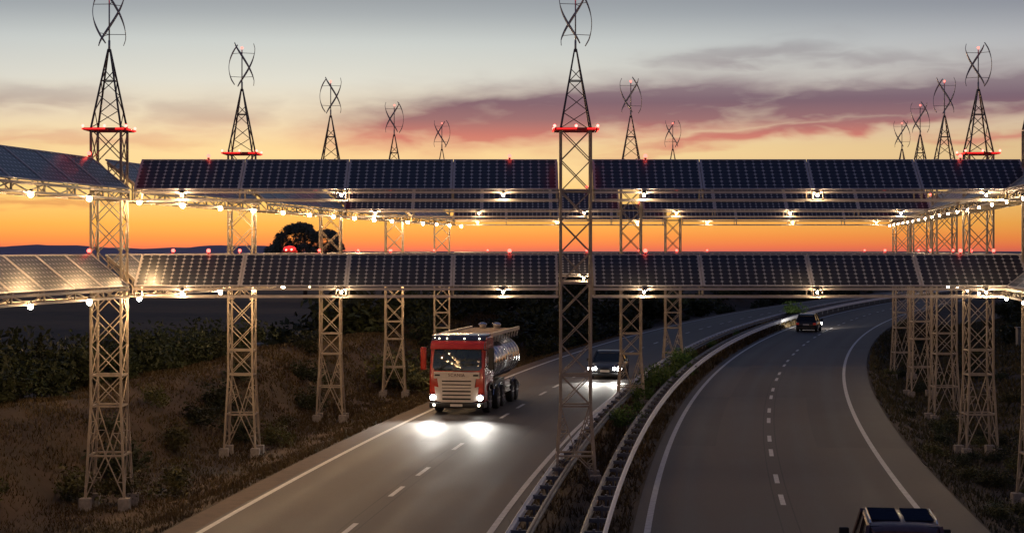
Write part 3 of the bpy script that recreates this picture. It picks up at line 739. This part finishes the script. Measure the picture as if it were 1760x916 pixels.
def car(name, label, X, Y, rz, paint, L=4.4, Wd=1.8, H=1.48, hood=1.0, suv=False, lights=False, panes=False, belt=.92):
    """local front towards +y"""
    t = thing(name, label, 'car', (X, Y, 0), rz); w = Wd / 2; h2 = L / 2
    def ring(y, ww, zb, zt, crown=.03):
        return [(-ww * .80, y, zb), (-ww * .97, y, zb + .12), (-ww, y, (zb + zt) / 2), (-ww * .97, y, zt - .09), (-ww * .88, y, zt), (-ww * .45, y, zt + crown), (ww * .45, y, zt + crown),
                (ww * .88, y, zt), (ww * .97, y, zt - .09), (ww, y, (zb + zt) / 2), (ww * .97, y, zb + .12), (ww * .80, y, zb)]
    rear_top = belt + (.02 if suv else .04)
    st = [(-h2, .80, .38, rear_top - .22), (-h2 + .08, .90, .26, rear_top - .04), (-h2 + .35, .98, .22, rear_top), (-h2 + 1.0, 1, .2, rear_top), (0, 1, .2, belt), (h2 - hood - .25, 1, .2, belt), (h2 - hood, .99, .2, belt - .03),
          (h2 - .45, .96, .2, belt - .15), (h2 - .12, .88, .24, belt - .26), (h2, .74, .34, belt - .40)]
    MB().loft([ring(y, w * k, a, b) for y, k, a, b in st][::-1]).build('body', paint, t, True).data.set_sharp_from_angle(angle=R(50))
    yb = -h2 + (.12 if suv else .55); yf = h2 - hood - .2
    rt, rw = H - .03, w * (.75 if panes else .70)
    def gr(y, k, z): return [(-w * .90 * 1, y, belt - .02), (-w * k, y, z), (w * k, y, z), (w * .90, y, belt - .02)]
    # cabin glass as a frustum
    a = [(-w * .90, yb, belt), (w * .90, yb, belt), (w * .90, yf, belt), (-w * .90, yf, belt)]
    r0, r1 = yb + (.28 if suv else .75), yf - .75
    b = [(-rw, r0, rt), (rw, r0, rt), (rw, r1, rt), (-rw, r1, rt)]
    MB().loft([a, b]).build('cabin_glass', M['car_glass'], t)
    # roof skin, crowned
    rings = []
    for y, k, z in ((r0 - .14, .84, rt - .10), (r0 - .05, .93, rt - .03), (r0 + .12, .99, rt + .015), ((r0 + r1) / 2, 1.01, rt + .045), (r1 - .12, .98, rt + .015), (r1 + .05, .91, rt - .03), (r1 + .14, .82, rt - .10)):
        rings.append([(-rw * k * 1.03, y, z - .05), (-rw * k, y, z), (-rw * .5, y, z + .02), (rw * .5, y, z + .02), (rw * k, y, z), (rw * k * 1.03, y, z - .05)])
    MB().loft(rings[::-1]).build('roof', paint, t, True).data.set_sharp_from_angle(angle=R(40))
    for s in (-1, 1):
        for (ya, yb2) in ((yb, r0), (yf, r1)): MB().bar((s * w * .90, ya, belt), (s * rw * 1.01, yb2, rt), .075).build('pillar', paint, t)
        MB().bar((s * w * .905, (yb + yf) / 2 + .1, belt), (s * rw * 1.015, (r0 + r1) / 2 + .1, rt), .07).build('pillar', paint, t)
        m = MB().box(s * (w + .13) - .11, s * (w + .13) + .11, yf - .30, yf - .20, belt + .02, belt + .20).build('mirror', M['plastic'] if suv else paint, t, bevel=.03)
        MB().bar((s * w * .9, yf - .25, belt + .03), (s * (w + .05), yf - .25, belt + .06), .05).build('mirror_arm', M['plastic'], m)
        for y in (-h2 + .82, h2 - .85): wheel(t, s * (w - .10), y, .34, .22, s)
        hl = MB().box(s * w * .70 - .19, s * w * .70 + .19, h2 - .20, h2 - .02, belt - .36, belt - .22).build('headlight', M['chrome'], t, bevel=.03)
        if lights:
            MB().sphere((s * w * .86, h2 + .02, belt - .30), .125, 12, 8).build('lens', M['head'], hl, True)
            MB().sphere((s * w * .56, h2 + .04, belt - .29), .08, 12, 8).build('lens', M['head'], hl, True)
        MB().box(s * w * .80 - .13, s * w * .80 + .13, -h2 - .015, -h2 + .12, rear_top - .30, rear_top - .12).build('tail_light', M['tail'], t, bevel=.02)
        MB().box(s * w * .97 - .03, s * w * .97 + .045, .0, .16, belt - .16, belt - .12).build('door_handle', M['chrome'], t)
        if suv:
            MB().path([(s * rw * .93, r0 + .15, rt + .03), (s * rw * .93, r0 + .3, rt + .08), (s * rw * .93, r1 - .3, rt + .08), (s * rw * .93, r1 - .15, rt + .03)], .035).build('roof_rail', M['chrome'], t)
    MB().box(-.26, .26, h2 - .02, h2 + .03, .42, .54).build('number_plate', M['plate'], t); MB().box(-.26, .26, -h2 - .03, -h2 + .02, .60, .72).build('number_plate', M['plate'], t)
    MB().box(-.42, .42, h2 - .1, h2 + .015, belt - .42, belt - .33).build('grille', M['plastic'], t)
    MB().box(-w * .85, w * .85, -h2 - .04, -h2 + .1, .28, .46).build('rear_bumper', M['plastic'], t, bevel=.03)
    MB().box(-w * .80, w * .80, h2 - .14, h2 + .02, .22, .36).build('front_bumper', M['plastic'], t, bevel=.03)
    if panes:
        for s in (-1, 1): MB().box(s * rw * .47 - rw * .40, s * rw * .47 + rw * .40, r0 + .42, r1 - .15, rt + .045, rt + .078).build('roof_pane', M['pane'], t, bevel=.01)
    return t
sv_ = car('suv', 'plum coloured suv with two dark roof panes driving away, nearest the camera', 8.17, 38.0, R(-8), M['plum'], 4.7, 1.90, 1.70, 1.1, suv=True, panes=True, belt=1.02)
c2 = car('oncoming_car', 'dark oncoming car with bright headlights behind the centre tower', (290 + 20) / U, 1.816 * D1 + 2.2, R(180 - 9.5), M['black_car'], 4.4, 1.90, 1.5, lights=True)
headlight_beam(c2, [(-.62, 2.3, .62), (.62, 2.3, .62)], ((0, 1, -.18),), 1200, 20, wide=2.8)
c3 = car('hatchback', 'dark hatchback driving away with headlights lighting the median rail', 1480 / U, 2.86 * D1 + 2.2, R(-16.5), M['black_car'], 4.2, 1.85, 1.56, .9, suv=True, lights=True)
headlight_beam(c3, [(-.62, 2.2, .66), (.62, 2.2, .66)], ((-.42, 1, -.08), (-.12, 1, -.12), (.25, 1, -.14)), 4200, 32)

# ------------------------------------------------------------------ vegetation
def leaf_mesh(name, m, n, fn, size, seed, stems=0):
    r = np.random.default_rng(seed); c = fn(r, n); n = len(c)
    u = r.normal(size=(n, 3)); u /= np.linalg.norm(u, axis=1, keepdims=True)
    w = r.normal(size=(n, 3)); w -= (w * u).sum(1, keepdims=True) * u; w /= np.linalg.norm(w, axis=1, keepdims=True)
    s = size * r.uniform(.6, 1.4, (n, 1))
    q = np.stack([c - u * s, c + w * s * .45, c + u * s, c - w * s * .45], 1).reshape(-1, 3)
    me = bpy.data.meshes.new(name); me.vertices.add(4 * n); me.vertices.foreach_set('co', q.astype(np.float32).ravel())
    me.loops.add(4 * n); me.loops.foreach_set('vertex_index', np.arange(4 * n, dtype=np.int32)); me.polygons.add(n)
    me.polygons.foreach_set('loop_start', np.arange(0, 4 * n, 4, dtype=np.int32)); me.polygons.foreach_set('loop_total', np.full(n, 4, dtype=np.int32)); me.update(calc_edges=True)
    me.materials.append(m); return me
def bush_fn(lobes, hgt=1.0):
    def fn(r, n):
        cs = [(r.uniform(-.5, .5), r.uniform(-.5, .5), r.uniform(.25, .78) * hgt, r.uniform(.20, .36)) for _ in range(lobes)]
        out = []
        for k in range(n):
            c = cs[r.integers(lobes)]; d = r.normal(size=3); d /= np.linalg.norm(d); rr = c[3] * r.uniform(.55, 1.12)
            p = np.array(c[:3]) + d * rr; p[2] = abs(p[2]); out.append(p)
        for k in range(n // 6):      # twigs that stick out
            a = r.uniform(0, 6.28); t = r.uniform(.5, 1.15); tilt = r.uniform(.1, .6); out.append(np.array([math.cos(a) * tilt * t, math.sin(a) * tilt * t, t * hgt]))
        return np.array(out)
    return fn
BUSH = {}
for mk in ('leaf_dark', 'leaf_mid', 'leaf_green'):
    for k in range(4):
        BUSH[mk, k] = leaf_mesh('bush', M[mk], 900, bush_fn(9 + k), .060, 10 + k + len(mk)); BUSH[mk, k, 's'] = leaf_mesh('shrub', M[mk], 420, bush_fn(7 + k), .095, 40 + k + len(mk))
nb = 0
def bush(s, Y, size, mk, label, group, name='bush', hs=1.0, small=False, dz=0):
    global nb
    me = BUSH[(mk, nb % 4, 's') if small else (mk, nb % 4)]; nb += 1
    o = bpy.data.objects.new(name, me); col.objects.link(o)
    x, y, _ = P(s, Y); o.location = (x, y, gz(s, Y) - .06 * size + dz); o.scale = (size * random.uniform(.9, 1.15), size * random.uniform(.9, 1.15), size * hs * random.uniform(.85, 1.15))
    o.rotation_euler = (0, 0, random.uniform(0, 6.28)); return tag(o, label, 'bush', group)
# hedge along the crest of the left bank
Y = 40.0
while Y < 93:
    h = (2.3 - 1.0 * (Y - 45) / 60) * random.choice([.7, .9, 1, 1.1, 1.2])
    bush(-22.3 + random.uniform(-.4, .4), Y, h, 'leaf_dark', 'dark bush in the hedge along the crest of the left bank', 'hedge bushes on the crest of the left bank', hs=.95)
    bush(-24.2 + random.uniform(-.5, .5), Y + .6, h * 1.15, 'leaf_dark', 'dark bush in the hedge along the crest of the left bank', 'hedge bushes on the crest of the left bank', hs=1.05)
    Y += 1.7
# thicket beside the left carriageway far away
for k in range(110):
    Y = 112 + 200 * (random.random() ** 1.35); s = -12.6 - 2.0 - abs(random.gauss(0, 1)) * 7
    if Y < 135: s -= 6.0
    bush(s, Y, random.uniform(2.2, 3.6), 'leaf_dark', 'dark bush in the thicket beyond the far left verge', 'thicket beside the far end of the left carriageway', hs=.85, small=True, name='thicket_bush')
for k in range(34):
    Y = 120 + 190 * random.random(); bush(-12.4 + random.uniform(-.8, .3), Y, random.uniform(1.0, 1.8), 'leaf_dark', 'dark bush in the thicket beyond the far left verge', 'thicket beside the far end of the left carriageway', hs=.8, small=True, name='thicket_bush')
# shrubs on the slope and round the left tower feet
cntr = {}
for s, D, sz, mk in ((-15.9, .985, .95, 'leaf_mid'), (-14.5, .99, .75, 'leaf_mid'), (-13.6, 1.03, .8, 'leaf_mid'), (-16.2, 1.06, 1.1, 'leaf_dark'), (-17.0, 1.28, 1.0, 'leaf_dark'), (-17.4, 1.34, 1.2, 'leaf_dark'), (-16.6, 1.20, .9, 'leaf_mid'), (-15.9, 1.31, .8, 'leaf_dark'),
                     (-13.8, 1.27, .7, 'leaf_mid'), (-16.0, 1.52, 1.0, 'leaf_dark'), (-17.3, 1.6, 1.1, 'leaf_dark'), (-15.0, 1.76, 1.5, 'leaf_mid'), (-14.0, 1.80, 1.3, 'leaf_mid'), (-15.9, 1.8, 1.6, 'leaf_dark'), (-16.2, 1.98, 1.4, 'leaf_dark'),
                     (-17.8, 1.12, .7, 'leaf_dark'), (-18.2, 1.45, .9, 'leaf_dark'), (-15.4, 1.4, .5, 'leaf_mid'), (-18.6, 1.25, .6, 'leaf_mid'), (-19.3, 1.7, .9, 'leaf_dark'), (-16.9, .90, .7, 'leaf_mid'), (-18.0, 2.1, 1.6, 'leaf_dark')):
    sz *= 1.45
    near = min(range(5), key=lambda i: abs(1 + .25 * i - D)); sc = cntr.setdefault((near, mk), 0); cntr[near, mk] += 1
    bush(s, D * D1, sz, mk, '%s %s shrub by the %s left tower, %s' % (('first', 'second', 'third', 'fourth', 'fifth', 'sixth')[sc], 'dark' if mk == 'leaf_dark' else 'olive green', ('nearest', 'second', 'third', 'fourth', 'farthest')[near], 'on the bank foot' if s < -15.5 else 'on the verge'), 'shrubs round the left tower feet', hs=.9, name='shrub')
# right verge: low dark cover and shrubs
for k in range(75):
    Y = 46 + 115 * random.random() ** 1.2; s = 11.9 + abs(random.gauss(0, 1)) * 5.0 + (.2 if Y > 70 else .6)
    sz = random.uniform(.5, .95) + .035 * (s - 12) ; bush(s, Y, min(sz, 1.6), random.choice(['leaf_dark', 'leaf_dark', 'leaf_mid'] if Y > 62 else ['leaf_mid', 'leaf_mid', 'leaf_dark']), 'low dark shrub on the right verge below the towers', 'shrubs on the right verge', hs=.7, name='shrub')
for k in range(34):
    bush(11.6 + 6.5 * random.random() ** 1.2, 43 + 26 * random.random(), random.uniform(.45, .85), random.choice(['leaf_mid', 'leaf_mid', 'leaf_dark']), 'low olive shrub on the near right verge beside the road edge', 'shrubs on the near right verge', hs=.7, name='shrub')
for k in range(40):
    Y = 60 + 190 * random.random(); bush(20 + 14 * random.random(), Y, random.uniform(1.4, 2.4), 'leaf_dark', 'dark bush on the rise behind the right towers', 'bushes behind the right towers', hs=.8, small=True)
# green plants on the median
for k, (s, D, sz) in enumerate(((0, 1.30, .7), (.1, 1.42, .5), (0, 1.5, .65), (0, 1.62, 1.0), (.1, 1.70, .9), (.1, 1.86, 1.0), (-.1, 1.95, .8), (-.1, 2.05, .6), (0, 2.3, .5), (0, 2.6, .5))):
    bush(s, D * D1, sz * 1.35, 'leaf_green', '%s green shrub on the median between the guardrails, counted from the centre tower' % (['first'] + ORD[1:])[k], 'green shrubs on the median', name='median_shrub')
bush(-.1, 3.35 * D1, 1.7, 'leaf_green', 'tall green shrub on the median above the hatchback headlights', None, name='median_shrub')
# young conifers behind the hedge at far left
def conifer_fn(r, n):
    z = r.uniform(.08, 1, n) ; a = r.uniform(0, 6.28, n); w = (1 - z) * .24 * r.uniform(.3, 1.1, n) * (1 + .5 * np.sin(z * 40)) + .01
    return np.stack([np.cos(a) * w, np.sin(a) * w, z], 1)
cm = leaf_mesh('crown', M['leaf_dark'], 900, conifer_fn, .022, 77)
for k, (X, Y, h) in enumerate(((-19.4, 70, 3.3), (-18.3, 69.5, 3.2))):
    t = thing('young_conifer', 'slim dark young conifer above the hedge at far left, %s of two' % ('left' if k == 0 else 'right'), 'tree', (X, Y, .8), 0, 'young conifers above the hedge')
    o = bpy.data.objects.new('crown', cm); col.objects.link(o); o.parent = t; o.scale = (h, h, h); MB().bar((0, 0, 0), (0, 0, h * .97), .07, 6, .01).build('trunk', M['bark'], t)
# the big field tree behind the left row
t = thing('field_tree', 'wide dark round-crowned tree standing in the field behind the left towers', 'tree', (-43.2, 374, -3.2))
MB().bar((0, 0, 0), (.2, 0, 4.5), 1.0, 10, .7).bar((.2, 0, 4.4), (.1, 0, 8), .7, 8, .3).build('trunk', M['bark'], t)
limbs = [(-4.2, .5, 8), (3.6, -.5, 7.4), (-1.6, 1.5, 10.5), (1.2, -1, 11), (-5.6, 0, 6.2), (5.6, .6, 6.0), (0, 2, 9)]
for l in limbs: MB().bar((.15, 0, 3.6), l, .34, 6, .08).build('limb', M['bark'], t)
def tree_fn(r, n):
    cs = []
    px = [-7.7, -5.5, -3.2, -1.2, .8, 2.2, 3.8, 5.8, 7.7]; pz = [7.9, 10.6, 12.6, 13.2, 12.7, 10.7, 11.9, 11.3, 7.9]
    for k in range(230):
        x = r.uniform(-7.4, 7.4); rad = r.uniform(.7, 1.2); top = np.interp(x, px, pz) + 3.2 - rad
        z = top - r.uniform(0, .5) if k % 3 == 0 else r.uniform(5.0, top); cs.append((x, r.uniform(-3.5, 3.5), z, rad))
    out = []
    for k in range(n):
        c = cs[r.integers(len(cs))]; d = r.normal(size=3); d /= np.linalg.norm(d); out.append(np.array(c[:3]) + d * c[3] * r.uniform(.5, 1.1))
    return np.array(out)
o = bpy.data.objects.new('crown', leaf_mesh('crown', M['leaf_tree'], 34000, tree_fn, .22, 3)); col.objects.link(o); o.parent = t
# roadside cabinet at the right edge
t = thing('roadside_cabinet', 'grey roadside cabinet among bushes at the right edge of the picture', 'cabinet', (870 * 2.3 / U + .6, 2.3 * D1, .2))
MB().box(-.7, .7, -.3, .3, 0, 1.5).build('housing', M['cabinet'], t, bevel=.03); MB().box(-.76, .76, -.36, .36, 1.5, 1.58).build('roof', M['cabinet'], t)
for x in (-.34, .34): MB().box(x - .32, x + .32, -.325, -.30, .1, 1.42).build('door', M['cabinet'], t)

# grass and weeds on the banks
def grass(name, n, sr, Yr, size, m, seed, power=1.5):
    r = np.random.default_rng(seed)
    Y = Yr[0] + (Yr[1] - Yr[0]) * r.random(n) ** power; s = r.uniform(sr[0], sr[1], n)
    clump = np.sin(s * 1.7 + np.sin(Y * .9)) * np.sin(Y * 1.1 + s * .6) + r.normal(0, .5, n); k = clump > -.35; Y = Y[k]; s = s[k]; n = len(Y)
    mm = (350 + 240 * (Y / D1 - 1)) / U / D1; kk = np.sqrt(1 + mm * mm); cx = (136 + 350 * (Y / D1 - 1) + 120 * (Y / D1 - 1) ** 2) / U
    wz = np.interp(s, [p[0] for p in PROF], [p[1] for p in PROF]); a = np.where((s < -18) | (s > 17), 1.0, np.where((s < -12.5) | (s > 12.5), .35, 0))
    wz = wz + (np.sin(Y * .13 + s * .21) * .5 + np.sin(Y * .37 - s * .5 + 1) * .28 + np.sin(Y * .9 + s * .8) * .14) * .28 * a - .02
    b = np.stack([cx + s / kk, Y - s * mm / kk, wz], 1); an = r.uniform(0, 6.28, n); h = size * r.uniform(.5, 1.5, n) * (Y / 60) ** .3; wd = h * .16 * (Y / 60)
    d = np.stack([np.cos(an) * wd, np.sin(an) * wd, np.zeros(n)], 1); lean = np.stack([r.normal(0, .4, n) * h, r.normal(0, .4, n) * h, h], 1)
    q = np.stack([b - d, b + d, b + lean], 1).reshape(-1, 3)
    me = bpy.data.meshes.new(name); me.vertices.add(3 * n); me.vertices.foreach_set('co', q.astype(np.float32).ravel()); me.loops.add(3 * n); me.loops.foreach_set('vertex_index', np.arange(3 * n, dtype=np.int32)); me.polygons.add(n)
    me.polygons.foreach_set('loop_start', np.arange(0, 3 * n, 3, dtype=np.int32)); me.polygons.foreach_set('loop_total', np.full(n, 3, dtype=np.int32)); me.update(calc_edges=True)
    me.materials.append(m); o = bpy.data.objects.new(name, me); col.objects.link(o); o['kind'] = 'stuff'; return o
o = grass('grass', 150000, (-21.8, -10.5), (38, 150), .13, M['grass'], 1); tag(o, 'dry brown grass covering the left bank and verge', 'grass')
o = grass('grass', 70000, (10.9, 22), (44, 190), .16, M['grass_right'], 2); tag(o, 'dark weedy grass covering the right verge below the towers', 'grass')
o = grass('grass', 26000, (-1.55, 1.55), (32, 190), .20, M['grass'], 3); tag(o, 'short weeds on the median strip between the guardrails', 'grass')
